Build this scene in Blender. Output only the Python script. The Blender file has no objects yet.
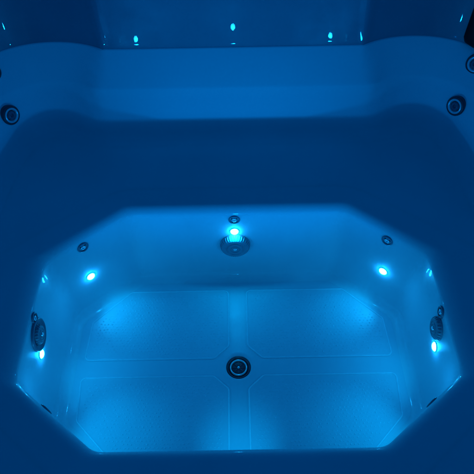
import bpy, bmesh, math, random
from mathutils import Vector, Matrix
random.seed(7)
PI = math.pi
scene = bpy.context.scene
C = scene.collection

# ------------------------------------------------------------------ materials
def new_mat(name):
    m = bpy.data.materials.new(name); m.use_nodes = True
    return m, m.node_tree.nodes, m.node_tree.links, m.node_tree.nodes['Principled BSDF']

def acrylic(name, c1, c2, rough, coat, coat_rough, bump=0.12, scale=2.2, wob=.22, low=None):
    """glossy moulded acrylic: faint cloudiness, soft orange peel, uneven polish"""
    m, N, L, b = new_mat(name)
    tc = N.new('ShaderNodeTexCoord')
    n1 = N.new('ShaderNodeTexNoise'); n1.inputs['Scale'].default_value = scale; n1.inputs['Detail'].default_value = 5
    L.new(tc.outputs['Object'], n1.inputs['Vector'])
    mix = N.new('ShaderNodeMix'); mix.data_type = 'RGBA'
    mix.inputs[6].default_value = (*c1, 1); mix.inputs[7].default_value = (*c2, 1)
    ramp = N.new('ShaderNodeMapRange'); ramp.inputs[1].default_value = .35; ramp.inputs[2].default_value = .65
    L.new(n1.outputs['Fac'], ramp.inputs[0]); L.new(ramp.outputs[0], mix.inputs[0])
    col = mix.outputs[2]
    if low:                                  # bench tone at the foot, paler above: the lamplight is put into the colour
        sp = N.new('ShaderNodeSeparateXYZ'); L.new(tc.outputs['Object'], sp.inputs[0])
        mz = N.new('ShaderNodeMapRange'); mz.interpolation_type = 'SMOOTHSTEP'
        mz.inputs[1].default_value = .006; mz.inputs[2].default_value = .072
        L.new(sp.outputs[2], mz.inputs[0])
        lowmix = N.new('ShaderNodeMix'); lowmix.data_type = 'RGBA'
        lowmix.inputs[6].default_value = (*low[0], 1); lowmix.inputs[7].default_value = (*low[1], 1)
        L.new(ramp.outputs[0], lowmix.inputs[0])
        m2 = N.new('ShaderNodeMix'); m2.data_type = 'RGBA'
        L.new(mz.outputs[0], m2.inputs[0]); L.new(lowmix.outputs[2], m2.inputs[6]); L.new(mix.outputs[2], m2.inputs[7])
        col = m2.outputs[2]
    L.new(col, b.inputs['Base Color'])
    n2 = N.new('ShaderNodeTexNoise'); n2.inputs['Scale'].default_value = 14; n2.inputs['Detail'].default_value = 6
    L.new(tc.outputs['Object'], n2.inputs['Vector'])
    r2 = N.new('ShaderNodeMapRange'); r2.inputs[1].default_value = .3; r2.inputs[2].default_value = .7
    r2.inputs[3].default_value = rough - .05; r2.inputs[4].default_value = rough + .07
    L.new(n2.outputs['Fac'], r2.inputs[0]); L.new(r2.outputs[0], b.inputs['Roughness'])
    n3 = N.new('ShaderNodeTexNoise'); n3.inputs['Scale'].default_value = 60; n3.inputs['Detail'].default_value = 3
    L.new(tc.outputs['Object'], n3.inputs['Vector'])
    bp = N.new('ShaderNodeBump'); bp.inputs['Strength'].default_value = bump; bp.inputs['Distance'].default_value = .0012
    L.new(n3.outputs['Fac'], bp.inputs['Height'])
    n4 = N.new('ShaderNodeTexNoise'); n4.inputs['Scale'].default_value = 7; n4.inputs['Detail'].default_value = 2
    L.new(tc.outputs['Object'], n4.inputs['Vector'])
    bp2 = N.new('ShaderNodeBump'); bp2.inputs['Strength'].default_value = wob; bp2.inputs['Distance'].default_value = .004
    L.new(n4.outputs['Fac'], bp2.inputs['Height'])
    L.new(bp2.outputs[0], bp.inputs['Normal'])
    L.new(bp.outputs[0], b.inputs['Normal'])
    b.inputs['Coat Weight'].default_value = coat
    b.inputs['Coat Roughness'].default_value = coat_rough
    L.new(bp.outputs[0], b.inputs['Coat Normal'])
    b.inputs['Specular IOR Level'].default_value = .35
    return m

def plain(name, col, rough, metal=0.0, nscale=40, var=.25, spec=.5):
    m, N, L, b = new_mat(name)
    tc = N.new('ShaderNodeTexCoord')
    n = N.new('ShaderNodeTexNoise'); n.inputs['Scale'].default_value = nscale; n.inputs['Detail'].default_value = 4
    L.new(tc.outputs['Object'], n.inputs['Vector'])
    mix = N.new('ShaderNodeMix'); mix.data_type = 'RGBA'
    mix.inputs[6].default_value = (*[c * (1 - var) for c in col], 1); mix.inputs[7].default_value = (*[c * (1 + var) for c in col], 1)
    L.new(n.outputs['Fac'], mix.inputs[0]); L.new(mix.outputs[2], b.inputs['Base Color'])
    mr = N.new('ShaderNodeMapRange'); mr.inputs[3].default_value = max(.02, rough - .06); mr.inputs[4].default_value = rough + .08
    L.new(n.outputs['Fac'], mr.inputs[0]); L.new(mr.outputs[0], b.inputs['Roughness'])
    b.inputs['Metallic'].default_value = metal
    b.inputs['Specular IOR Level'].default_value = spec
    return m

WELL = acrylic('bench_acrylic', (.585, .615, .665), (.67, .70, .75), .40, .34, .06)
WELL.node_tree.nodes['Principled BSDF'].inputs['Subsurface Weight'].default_value = .35
WELL.node_tree.nodes['Principled BSDF'].inputs['Subsurface Radius'].default_value = (.6, .9, 1.0)
WELL.node_tree.nodes['Principled BSDF'].inputs['Subsurface Scale'].default_value = .022
SEAT = WELL
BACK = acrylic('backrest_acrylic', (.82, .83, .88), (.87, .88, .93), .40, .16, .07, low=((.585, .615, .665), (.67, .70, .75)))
BEZEL = plain('white_plastic', (.72, .74, .78), .3, 0, 40, .05)
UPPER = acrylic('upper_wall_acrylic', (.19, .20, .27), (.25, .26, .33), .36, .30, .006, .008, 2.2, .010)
TREAD = acrylic('tread_acrylic', (.51, .545, .615), (.585, .62, .69), .40, .06, .25)
PLAST = plain('grey_plastic', (.16, .18, .24), .32)
COVER = plain('dark_cover_plastic', (.24, .25, .30), .42)
RIDGE = plain('lit_ridge_acrylic', (.72, .75, .80), .36, 0, 60, .10)  # paler than the tread: light caught along the ridges, put into the colour
DARK = plain('dark_plastic', (.06, .066, .085), .30)
CHROME = plain('polished_steel', (.88, .89, .92), .32, 1.0, 30, .1)
BRIGHT = plain('brushed_steel', (.92, .93, .95), .22, .45, 30, .05, 1.0)
BLACK = plain('black_vinyl', (.006, .006, .007), .5, 0, 25, .3, .25)

def led_mat(strength):
    m = bpy.data.materials.new('lit_lens'); m.use_nodes = True
    N = m.node_tree.nodes; L = m.node_tree.links
    N.remove(N['Principled BSDF'])
    e = N.new('ShaderNodeEmission'); e.inputs['Strength'].default_value = strength
    lw = N.new('ShaderNodeLayerWeight'); lw.inputs['Blend'].default_value = .25
    mix = N.new('ShaderNodeMix'); mix.data_type = 'RGBA'
    mix.inputs[6].default_value = (.0080, .42, 1.0, 1); mix.inputs[7].default_value = (.0060, .39, 1.0, 1)
    L.new(lw.outputs['Facing'], mix.inputs[0]); L.new(mix.outputs[2], e.inputs['Color'])
    L.new(e.outputs[0], N['Material Output'].inputs['Surface'])
    return m
LED = led_mat(128.0)
LED_FRONT = led_mat(145.0)

# ------------------------------------------------------------------ helpers
ROOT_Z = -.33
def link_mesh(name, bm, mat, parent=None, M=None, smooth=True):
    me = bpy.data.meshes.new(name)
    bm.to_mesh(me); bm.free()
    if smooth:
        for p in me.polygons: p.use_smooth = True
    o = bpy.data.objects.new(name, me)
    me.materials.append(mat); C.objects.link(o)
    o.parent = parent
    if M is not None: o.matrix_local = M
    return o

def loft(bm, rings, closed=True, cap_last=False):
    vr = [[bm.verts.new(p) for p in r] for r in rings]
    n = len(rings[0])
    for a, b in zip(vr, vr[1:]):
        for i in range(n if closed else n - 1):
            j = (i + 1) % n
            bm.faces.new((a[i], a[j], b[j], b[i]))
    if cap_last: bm.faces.new(vr[-1])
    return vr

def lathe(bm, prof, n=40, cap=True):
    """prof: list of (r, z) from outside in; the axis is local z, the last point closes on the axis"""
    rings = [[(r * math.cos(2*PI*i/n), r * math.sin(2*PI*i/n), z) for i in range(n)] for r, z in prof]
    vr = [[bm.verts.new(p) for p in r] for r in rings]
    for a, b in zip(vr, vr[1:]):
        for i in range(n):
            j = (i+1) % n
            bm.faces.new((a[i], a[j], b[j], b[i]))
    if cap: bm.faces.new(vr[-1])
    return vr

def arc(cx, cy, r, a0, a1, n):
    return [(cx + r*math.cos(a0 + (a1-a0)*k/n), cy + r*math.sin(a0 + (a1-a0)*k/n)) for k in range(n+1)]

# octagon of the footwell --------------------------------------------------
OA, OB, Oa, Ob = .550, .340, .308, .147      # half width, half depth, half far edge, half side edge
SIDE_M = 2.05          # the two side walls roll over more widely than the others
def spread(inset, m): return -.011 + (min(inset, .0245) + .011)*m + max(0, inset - .0245)
def octo(inset, rad):
    """rounded octagon, inset from the rim line; returns a dense counter-clockwise polyline"""
    pts = [(OA, -Ob), (OA, Ob), (Oa, OB), (-Oa, OB), (-OA, Ob), (-OA, -Ob), (-Oa, -OB), (Oa, -OB)]
    n = len(pts); lines = []
    for i in range(n):
        p, q = Vector(pts[i]), Vector(pts[(i+1) % n])
        d = (q-p).normalized(); nrm = Vector((-d.y, d.x))
        m = SIDE_M if i in (0, 4) else 1.0
        lines.append((p + nrm*spread(inset, m), d))
    cor = []
    for i in range(n):
        p1, d1 = lines[i-1]; p2, d2 = lines[i]
        den = d1.x*d2.y - d1.y*d2.x
        t = ((p2-p1).x*d2.y - (p2-p1).y*d2.x) / den
        cor.append(p1 + d1*t)
    out = []
    for i in range(n):
        p = cor[i]; d1 = lines[i-1][1]; d2 = lines[i][1]
        ang = math.acos(max(-1, min(1, d1.dot(d2))))
        t = rad*math.tan(ang/2)
        s = p - d1*t; nrm = Vector((-d1.y, d1.x)); c = s + nrm*rad
        a0 = math.atan2(s.y-c.y, s.x-c.x)
        for k in range(13):
            a = a0 + ang*k/12
            out.append((c.x + rad*math.cos(a), c.y + rad*math.sin(a)))
    return out

NA = 720
ANG = [2*PI*i/NA - PI for i in range(NA)]
def radial(poly):
    """resample a closed star-shaped polyline at the NA common angles"""
    n = len(poly); res = []
    seg = []
    for i in range(n):
        seg.append((Vector(poly[i]), Vector(poly[(i+1) % n])))
    for a in ANG:
        d = Vector((math.cos(a), math.sin(a))); best = None
        for p, q in seg:
            e = q-p
            den = d.x*e.y - d.y*e.x
            if abs(den) < 1e-12: continue
            t = (p.x*e.y - p.y*e.x)/den
            u = (p.x*d.y - p.y*d.x)/den
            if t > 0 and -1e-6 <= u <= 1+1e-6:
                best = t if best is None else min(best, t)
        res.append((d.x*best, d.y*best))
    return res

def at_z(ring, z): return [(x, y, z) for x, y in ring]

# tub plan (line where the backrest meets the bench) -----------------------
half = [(0, .655), (.18, .655), (.368, .655), (.412, .6565), (.446, .666), (.476, .684), (.512, .696), (.55, .699), (.588, .693),
        (.624, .674), (.659, .638), (.680, .585), (.700, .50), (.710, .36), (.712, .2), (.712, 0), (.708, -.3), (.690, -.46),
        (.64, -.60), (.55, -.67), (.40, -.70), (.2, -.705), (0, -.705)]
ctrl = [(x, y) for x, y in half] + [(-x, y) for x, y in half[-2:0:-1]]
def catmull(P, k=8):
    n = len(P); out = []
    for i in range(n):
        p0, p1, p2, p3 = (Vector(P[(i+j-1) % n]) for j in range(4))
        for s in range(k):
            t = s/k
            out.append(.5*((2*p1) + (p2-p0)*t + (2*p0-5*p1+4*p2-p3)*t*t + (3*p1-p0-3*p2+p3)*t**3))
    return out
plan = catmull(ctrl)[::-1]          # counter-clockwise
def plan_off(o):
    n = len(plan); out = []
    for i in range(n):
        d = (plan[(i+1) % n] - plan[i-1]).normalized()
        nr = Vector((d.y, -d.x))
        out.append(plan[i] + nr*o)
    return [(p.x, p.y) for p in out]

# ------------------------------------------------------------------ the tub
tub = bpy.data.objects.new('hot_tub', None); C.objects.link(tub)
tub.location = (0, 0, ROOT_Z); tub.empty_display_size = .2
tub['label'] = 'white acrylic hot tub with an eight-sided footwell glowing blue from small round wall lights'
tub['category'] = 'hot tub'
OFF = Matrix.Translation((0, 0, -ROOT_Z))

# footwell: rim fillet, walls, cove and floor
FR = .028                                   # depth of the rounded rim
def wall_inset(z):                          # below the fillet
    t = (-z - FR)/(.285 - FR)
    return .018 + (.0245 - .018)*t
prof = []
for k in range(11):
    a = PI/2*k/10
    prof.append((-.011 + .029*math.sin(a), -FR*(1-math.cos(a))))
for z in (-.06, -.10, -.14, -.18, -.22, -.25, -.268):
    prof.append((wall_inset(z), z))
for x, y in arc(.0245+.028, -.300+.028, .028, PI, 1.5*PI, 12):
    prof.append((x, y))
rings = [at_z(radial(octo(-o_, .072+o_)), 0) for o_ in (.070, .055, .042, .032, .024, .017, .011)]
for ins, z in prof[1:]:
    rings.append(at_z(radial(octo(ins, .055 if z > -.28 else .05)), z))
fl = radial(octo(.0545, .05))
rings.append(at_z(fl, -.300))
bm = bmesh.new(); loft(bm, rings)
foot = link_mesh('footwell', bm, WELL, tub, OFF)
rings = [at_z(fl, -.300)]
DR = .036                                   # the sump around the drain
for t in (.8, .6, .4):
    rings.append([(x*t + (1-t)*DR*1.3*math.cos(a), y*t + (1-t)*DR*1.3*math.sin(a), -.300) for (x, y), a in zip(fl, ANG)])
for r, z in ((DR*1.42, -.300), (DR*1.30, -.2988), (DR*1.16, -.2982), (DR*1.04, -.2993), (DR*.97, -.303), (DR*.93, -.310), (DR*.90, -.318)):
    rings.append([(r*math.cos(a), r*math.sin(a), z) for a in ANG])
bm = bmesh.new(); vr = loft(bm, rings); bm.faces.new(vr[-1])
floor = link_mesh('footwell_floor', bm, TREAD, tub, OFF)

# bench: the flat seat between the footwell and the backrest
inner = radial(octo(-.070, .142)); outer = radial(plan_off(-.062))
bm = bmesh.new()
rr = []
for t in (0, .06, .2, .4, .6, .8, 1):
    rr.append([(x0+(x1-x0)*t, y0+(y1-y0)*t, 0) for (x0, y0), (x1, y1) in zip(inner, outer)])
loft(bm, rr)
link_mesh('bench', bm, SEAT, tub, OFF)

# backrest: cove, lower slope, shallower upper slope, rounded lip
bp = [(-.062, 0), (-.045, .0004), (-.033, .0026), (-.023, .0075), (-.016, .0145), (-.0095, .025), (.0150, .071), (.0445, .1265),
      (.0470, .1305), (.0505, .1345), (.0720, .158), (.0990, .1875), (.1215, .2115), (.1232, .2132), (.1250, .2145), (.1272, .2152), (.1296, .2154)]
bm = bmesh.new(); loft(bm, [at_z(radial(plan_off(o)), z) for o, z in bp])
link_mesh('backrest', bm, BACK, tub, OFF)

# upper wall: leans back above the lip and turns over into the deck
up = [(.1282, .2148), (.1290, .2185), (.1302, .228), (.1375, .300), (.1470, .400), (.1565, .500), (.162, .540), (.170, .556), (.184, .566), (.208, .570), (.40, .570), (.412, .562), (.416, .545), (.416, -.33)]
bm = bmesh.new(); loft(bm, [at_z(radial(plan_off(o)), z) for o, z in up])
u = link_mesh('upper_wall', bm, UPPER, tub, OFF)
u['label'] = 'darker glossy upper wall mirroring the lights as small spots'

# tread panels: four raised outlines with rows of small grip bumps
def clip_poly(panel, d):
    n = len(panel); L_ = []
    for i in range(n):
        p, q = Vector(panel[i]), Vector(panel[(i+1) % n]); e = (q-p).normalized()
        L_.append((p + Vector((-e.y, e.x))*d, e))
    out = []
    for i in range(n):
        p1, d1 = L_[i-1]; p2, d2 = L_[i]
        den = d1.x*d2.y - d1.y*d2.x
        t = ((p2-p1).x*d2.y - (p2-p1).y*d2.x)/den
        out.append(p1 + d1*t)
    return out
def round_poly(P, r, k=6):
    n = len(P); out = []
    for i in range(n):
        p = P[i]; d1 = (p - P[i-1]).normalized(); d2 = (P[(i+1) % n] - p).normalized()
        ang = math.acos(max(-1, min(1, d1.dot(d2)))); t = r*math.tan(ang/2)
        s = p - d1*t; c = s + Vector((-d1.y, d1.x))*r; a0 = math.atan2(s.y-c.y, s.x-c.x)
        for j in range(k+1):
            a = a0 + ang*j/k; out.append((c.x + r*math.cos(a), c.y + r*math.sin(a)))
    return out
def inside(P, x, y):
    n = len(P)
    for i in range(n):
        p, q = P[i], P[(i+1) % n]
        if (q[0]-p[0])*(y-p[1]) - (q[1]-p[1])*(x-p[0]) < 0: return False
    return True
base = [(.068, .0245), (.440, .0245), (.434, .150), (.326, .258), (.0250, .258), (.0250, .064)]
for sx, sy in ((1, 1), (-1, 1), (-1, -1), (1, -1)):
    P = [Vector((x*sx, y*sy)) for x, y in base]
    if sx*sy < 0: P = P[::-1]
    bm = bmesh.new()
    steps = [(0, -.3006), (.0010, -.2986), (.0021, -.2974), (.0030, -.2975), (.0043, -.2988), (.007, -.2993)]
    rg = [[(x, y, z) for x, y in round_poly(clip_poly(P, d), max(.004, .016-d))] for d, z in steps]
    vv = loft(bm, rg, cap_last=True)
    # grip bumps: irregular rows of low domes
    Q = clip_poly(P, .018); g = .0105
    xs = [p.x for p in Q]; ys = [p.y for p in Q]
    rnd = random.Random(int(sx*3+sy*5+50))
    row = 0; y = min(ys)
    while y < max(ys):
        x = min(xs) + (g/2 if row % 2 else 0)
        while x < max(xs):
            jx, jy = x + rnd.uniform(-.0012, .0012), y + rnd.uniform(-.0012, .0012)
            if inside(Q, jx, jy) and rnd.random() < .95:
                r = rnd.uniform(.0017, .0030); hgt = r*rnd.uniform(.18, .40)
                prev = None; m = 7
                for (rr_, zz) in ((r, -.2994), (r*.6, -.2993+hgt*.75)):
                    ring = [bm.verts.new((jx+rr_*math.cos(2*PI*i/m), jy+rr_*math.sin(2*PI*i/m), zz)) for i in range(m)]
                    if prev:
                        for i in range(m): bm.faces.new((prev[i], prev[(i+1) % m], ring[(i+1) % m], ring[i]))
                    prev = ring
                tp = bm.verts.new((jx, jy, -.2993+hgt))
                for i in range(m): bm.faces.new((prev[i], prev[(i+1) % m], tp))
            x += g
        y += g*.87; row += 1
    bm.faces.ensure_lookup_table()
    nring = len(rg[0])
    for k in range(nring, nring*4): bm.faces[k].material_index = 1        # crest of the outline, in the paler painted-highlight colour
    link_mesh('tread_panel', bm, TREAD, floor).data.materials.append(RIDGE)

# ------------------------------------------------------------------ fixtures
def frame(p, n, up=Vector((0, 0, 1))):
    """matrix in tub space: local z along n, local y as upright as it goes"""
    n = n.normalized(); x = up.cross(n).normalized(); y = n.cross(x)
    M = Matrix((x, y, n)).transposed().to_4x4(); M.translation = p - Vector((0, 0, ROOT_Z))
    return M
WALLS = {  # outward unit normal in plan and a point on the rim line
    'back': (Vector((0, 1)), Vector((0, OB))), 'front': (Vector((0, -1)), Vector((0, -OB))),
    'left': (Vector((-1, 0)), Vector((-OA, 0))), 'right': (Vector((1, 0)), Vector((OA, 0)))}
dg = (Vector((Oa, OB)) - Vector((OA, Ob))).normalized(); dn = Vector((dg.y, -dg.x))
if dn.x < 0: dn = -dn
mid = (Vector((Oa, OB)) + Vector((OA, Ob)))/2
for nm, sx, sy in (('back_right', 1, 1), ('back_left', -1, 1), ('front_left', -1, -1), ('front_right', 1, -1)):
    WALLS[nm] = (Vector((dn.x*sx, dn.y*sy)), Vector((mid.x*sx, mid.y*sy)))
SLOPE = (.0245-.018)/(.285-FR)
def on_wall(wall, s, z, out=0.0):
    """point on a footwell wall: s metres along the wall from its middle (to the right seen from above facing out)"""
    n, p = WALLS[wall]; t = Vector((n.y, -n.x))
    m = SIDE_M if wall in ('left', 'right') else 1.0
    q = p + t*s - n*spread(wall_inset(z), m)
    nn = Vector((-n.x, -n.y, SLOPE*m)).normalized()
    return Vector((q.x, q.y, z)) + nn*out, nn

def make_light():
    o = bm = bmesh.new()
    lathe(bm, [(.0140, -.002), (.0139, .0004), (.0132, .0011), (.0122, .0012), (.0115, .0006), (.0115, -.001)], 32, False)
    bez = link_mesh('light', bm, BEZEL, tub)
    bm = bmesh.new()
    lathe(bm, [(.0114, .0002), (.0108, .0014), (.0088, .0022), (.0060, .0027), (.0030, .0030), (.0006, .0031)], 24)
    link_mesh('lens', bm, LED, bez)
    return bez
def make_air_jet():
    bm = bmesh.new()
    lathe(bm, [(.0165, -.002), (.0163, .0012), (.0150, .0030), (.0128, .0034), (.0115, .0022), (.0108, -.001), (.0100, -.0015)], 32)
    j = link_mesh('air_jet', bm, PLAST, tub)
    bm = bmesh.new()
    lathe(bm, [(.0072, -.0014), (.0070, .0022), (.0060, .0034), (.0046, .0036), (.0038, .0024), (.0034, -.0004)], 24)
    link_mesh('nozzle', bm, CHROME, j)
    bm = bmesh.new()          # three spokes holding the nozzle
    for k in range(3):
        a = 2*PI*k/3 + .5
        Mx = Matrix.Rotation(a, 4, 'Z') @ Matrix.Translation((.0090, 0, .0008)) @ Matrix.Diagonal((.0056, .0026, .0022, 1))
        bmesh.ops.create_cube(bm, size=1, matrix=Mx)
    link_mesh('spoke', bm, DARK, j, smooth=False)
    return j
def make_wall_jet():
    bm = bmesh.new()
    lathe(bm, [(.034, -.024), (.034, -.002), (.0338, .001), (.0320, .0042), (.0285, .0058), (.0262, .0046), (.0250, .0010), (.0245, -.002)], 48)
    j = link_mesh('wall_jet', bm, DARK, tub)
    bm = bmesh.new()
    lathe(bm, [(.0262, .003), (.0258, .0062), (.0240, .0078), (.0205, .0074), (.0182, .0040), (.0172, -.0010)], 48, False)
    link_mesh('trim_ring', bm, BRIGHT, j)
    bm = bmesh.new()
    lathe(bm, [(.0165, -.002), (.0150, .0035), (.0105, .0075), (.0080, .0084), (.0064, .0070), (.0056, .0010)], 36)
    for k in range(5):
        a = 2*PI*k/5
        Mx = Matrix.Rotation(a, 4, 'Z') @ Matrix.Translation((.0125, 0, .0048)) @ Matrix.Rotation(.5, 4, 'Y') @ Matrix.Diagonal((.0085, .0024, .0036, 1))
        bmesh.ops.create_cube(bm, size=1, matrix=Mx)
    link_mesh('nozzle', bm, PLAST, j)
    return j
def make_suction(R=.045, H=.020, ribs=30, flange=0.0):
    """domed slotted cover: radial ribs around the flank, rows of slots over the face"""
    bm = bmesh.new(); n = ribs*6
    prof = [(R, -.004, 0), (R*.995, H*.20, .0), (R*.975, H*.45, 1), (R*.93, H*.68, 1), (R*.86, H*.84, .4), (R*.76, H*.93, 0), (R*.66, H*.97, .0),
            (R*.60, H*.985, 0), (R*.56, H*.90, 0), (R*.50, H*.90, 0), (R*.47, H*1.0, 0), (R*.34, H*1.01, 0), (R*.31, H*.93, 0), (R*.25, H*.93, 0), (R*.22, H*1.02, 0), (R*.05, H*1.03, 0)]
    rings = []
    for r, z, k in prof:
        ring = []
        for i in range(n):
            a = 2*PI*i/n
            cut = k if (i % 6) in (3, 4, 5) else 0
            ring.append(((r - .0014*cut)*math.cos(a), (r - .0014*cut)*math.sin(a), z - .0010*cut))
        rings.append(ring)
    loft(bm, rings, cap_last=True)
    o = link_mesh('suction_cover', bm, COVER, tub, smooth=False)
    bm = bmesh.new(); lathe(bm, [(.0052, H*1.0), (.0050, H*1.03+.0014), (.0040, H*1.03+.0024), (.0012, H*1.03+.0022)], 20)
    link_mesh('screw', bm, CHROME, o)
    if flange:
        bm = bmesh.new(); lathe(bm, [(flange, -.003), (flange*.995, .002), (flange*.96, .0055), (flange*.88, .0065), (flange*.82, .004), (R*1.0, .001)], 56, False)
        link_mesh('flange', bm, PLAST, o)
    return o
def dup(root):
    r = root.copy(); C.objects.link(r); r.parent = tub
    for ch in list(root.children):
        if ch.type != 'MESH': continue
        c = ch.copy(); C.objects.link(c); c.parent = r
    return r

lights = [('back', -.005, -.089), ('back_right', .006, -.163), ('back_left', -.006, -.163), ('left', -.043, -.122), ('right', .041, -.124),
          ('front', 0, -.094), ('front_left', .050, -.086), ('front_right', -.050, -.086)]
def beam(fix, n, aim, power, cone, blend, col, out=.0105, size=.0035):
    """the lamp behind a lens: a wide cone of light leaving it"""
    ld = bpy.data.lights.new('lamp', 'SPOT'); ld.energy = power; ld.color = col
    ld.spot_size = math.radians(cone); ld.spot_blend = blend; ld.shadow_soft_size = size
    lo = bpy.data.objects.new('lamp', ld); C.objects.link(lo); lo.parent = fix
    loc = frame(Vector((0, 0, 0)), n).to_3x3()
    lo.matrix_local = (loc.inverted() @ aim.to_track_quat('-Z', 'Y').to_matrix()).to_4x4()
    lo.location = (0, 0, out)
POOL = {'back': (0, .285, 1.15), 'back_right': (.335, .190, .85), 'back_left': (-.335, .190, .85), 'left': (-.40, -.02, .55), 'right': (.40, -.02, .55),
        'front': (0, -.235, 1.5), 'front_left': (-.330, -.200, 1.7), 'front_right': (.330, -.200, 1.7)}      # where each lamp's cone lands on the floor
l0 = make_light()
for i, (w, s, z) in enumerate(lights):
    o = l0 if i == 0 else dup(l0)
    p, n = on_wall(w, s, z, -.0022 if w.startswith('front_') else .0008); o.matrix_local = frame(p, n)
    if w.startswith('front'):               # these three burn brighter
        lens = [c for c in o.children if c.type == 'MESH'][0]; lens.data = lens.data.copy(); lens.data.materials[0] = LED_FRONT
        beam(o, n, Vector((-p.x*.9, .76, .74)) - p, 3.2 if w == 'front' else 7.8, 98, 1.0, (.0004, .29, 1.0), .0085, .0065)
    [c for c in o.children if c.type == 'MESH'][0].scale.z = 2.6 if w == 'back' else 1.3 if w.startswith('front') else 2.0      # how far the lens is domed
    tx, ty, pw = POOL[w]
    beam(o, n, Vector((tx, ty, -.30)) - p, pw*.84, 108 if w == 'back' else 64 if w.startswith('front') else 74, 1.0, (.0010, .47, 1.0), .0125 if w == 'back' else .0085 if w.startswith('front') else .0105)
jets = [('back', -.005, -.040), ('back_right', -.010, -.038), ('back_left', .002, -.038), ('left', .010, -.039), ('right', -.008, -.039),
        ('front', .06, -.075), ('front_left', .010, -.040), ('front_right', -.010, -.040)]
j0 = make_air_jet()
for i, (w, s, z) in enumerate(jets):
    o = j0 if i == 0 else dup(j0)
    p, n = on_wall(w, s, z, .0005); o.matrix_local = frame(p, n)
p, n = on_wall('back', -.004, -.148, .0); o = make_suction(.045, .020, 36); o.matrix_local = frame(p, n)
o['label'] = 'domed round suction cover with ribbed edge under the middle light'
p, n = on_wall('left', -.012, -.080, .0); o = make_suction(.026, .011, 20, .043); o.matrix_local = frame(p, n)
o['label'] = 'suction cover in a wide flange on the left wall'
p, n = on_wall('right', .014, -.080, .0); o = make_suction(.031, .013, 22); o.matrix_local = frame(p, n)
o['label'] = 'dark suction cover without a flange on the right wall'

# jets in the curved corners of the backrest
def on_back(x_sign, ang_deg, z):
    """point and normal on the backrest surface: plan angle (deg from +X) and height"""
    for (o0, z0), (o1, z1) in zip(bp, bp[1:]):
        if z0 <= z <= z1: break
    t = (z-z0)/(z1-z0); off = o0 + (o1-o0)*t
    a = math.radians(ang_deg); d = Vector((math.cos(a), math.sin(a)))
    best = min(range(len(plan)), key=lambda i: abs(math.atan2(plan_off_c[i][1], plan_off_c[i][0]) - a))
    pl = plan[best]; e = (plan[(best+1) % len(plan)] - plan[best-1]).normalized(); nr = Vector((e.y, -e.x))
    q = pl + nr*off
    slope = (o1-o0)/(z1-z0)
    nn = Vector((-nr.x, -nr.y, slope)).normalized()
    return Vector((q.x*x_sign, q.y, z)), Vector((nn.x*x_sign, nn.y, nn.z))
plan_off_c = plan_off(.03)
wj = make_wall_jet()
for i, (sg, a, z) in enumerate(((-1, 43.7, .082), (1, 44.0, .082), (-1, 45.2, .184), (1, 45.4, .184))):
    o = wj if i == 0 else dup(wj)
    p, n = on_back(sg, a, z); n = Vector((n.x, n.y, n.z*.45)).normalized(); o.matrix_local = frame(p + n*.005, n) @ Matrix.Rotation(i*.7, 4, 'Z') @ Matrix.Scale(.88, 4)

# drain in the middle of the floor
bm = bmesh.new()
lathe(bm, [(.0335, -.012), (.0335, -.004), (.0322, -.0022), (.0300, -.0030), (.0285, -.007), (.0270, -.010)], 48)
dr = link_mesh('drain', bm, DARK, tub, Matrix.Translation((0, 0, -.3005-ROOT_Z)))
bm = bmesh.new()
lathe(bm, [(.0245, -.010), (.0243, -.0035), (.0232, -.0015), (.0216, -.0015), (.0206, -.0035), (.0202, -.010)], 48, False)
link_mesh('trim_ring', bm, BRIGHT, dr)
bm = bmesh.new()
lathe(bm, [(.0198, -.0095), (.0190, -.0070), (.0150, -.0060), (.0060, -.0056), (.0008, -.0055)], 36)
for k in range(8):
    a = 2*PI*k/8
    Mx = Matrix.Rotation(a, 4, 'Z') @ Matrix.Translation((.0115, 0, -.0050)) @ Matrix.Diagonal((.011, .0022, .0018, 1))
    bmesh.ops.create_cube(bm, size=1, matrix=Mx)
link_mesh('strainer', bm, DARK, dr)
bm = bmesh.new(); lathe(bm, [(.0036, -.006), (.0034, -.0030), (.0024, -.0022), (.0006, -.0021)], 18)
link_mesh('screw', bm, CHROME, dr)

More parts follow.
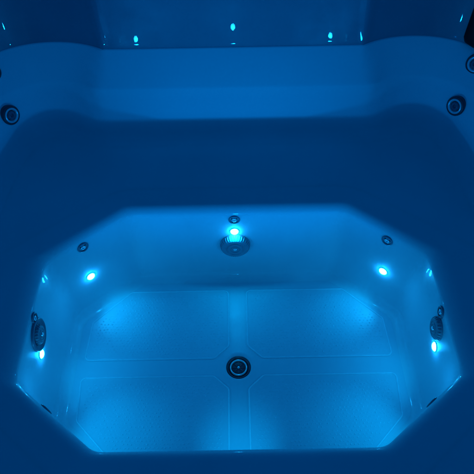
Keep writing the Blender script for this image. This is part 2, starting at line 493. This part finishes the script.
# ------------------------------------------------------------------ black headrest at the right end of the lip
bm = bmesh.new()
hr = []
HW, HT, HH = .075, .026, .30
for k in range(25):
    t = k/24; z = HH*t
    e = min(t, 1-t)*HH; rc = .03
    sh = 1 if e > rc else math.sqrt(max(0, 1-((rc-e)/rc)**2))
    w = HW - .03*(1-sh); th = HT*(.25 + .75*sh) * (1 + .12*math.sin(PI*t))
    ring = []
    for i in range(48):
        a = 2*PI*i/48; c, s = math.cos(a), math.sin(a)
        ring.append((w*math.copysign(abs(c)**.45, c), th*math.copysign(abs(s)**.6, s), z))
    hr.append(ring)
vr = loft(bm, hr, cap_last=True); bm.faces.new(vr[0][::-1])
head = link_mesh('headrest', bm, BLACK)
head.location = (.742, .738, .212); head.rotation_euler = (math.radians(-4), 0, math.radians(-42))
head['label'] = 'black rounded headrest pad standing on the lip at the right edge'
head['category'] = 'headrest'

# ------------------------------------------------------------------ camera, world, render
cd = bpy.data.cameras.new('camera'); cam = bpy.data.objects.new('camera', cd); C.objects.link(cam)
cd.sensor_width = 36; cd.lens = 42.5; cd.clip_start = .02; cd.clip_end = 100
CAM_POS = Vector((.002, -.712, 1.15)); PITCH, YAW, ROLL = 50.8, 0.0, -1.0
R = Matrix.Rotation(math.radians(YAW), 4, 'Z') @ Matrix.Rotation(math.radians(90-PITCH), 4, 'X') @ Matrix.Rotation(math.radians(ROLL), 4, 'Z')
cam.matrix_world = Matrix.Translation(CAM_POS) @ R
scene.camera = cam

w = bpy.data.worlds.new('World'); scene.world = w; w.use_nodes = True
bg = w.node_tree.nodes['Background']; bg.inputs['Color'].default_value = (0.0, .255, 1.0, 1); bg.inputs['Strength'].default_value = .245

scene.render.engine = 'CYCLES'
scene.cycles.use_denoising = True
scene.cycles.max_bounces = 8; scene.cycles.diffuse_bounces = 6; scene.cycles.glossy_bounces = 3
scene.cycles.caustics_reflective = False; scene.cycles.caustics_refractive = False
scene.cycles.sample_clamp_indirect = 4
scene.view_settings.view_transform = 'Standard'; scene.view_settings.look = 'None'
scene.view_settings.exposure = 0; scene.view_settings.gamma = 1
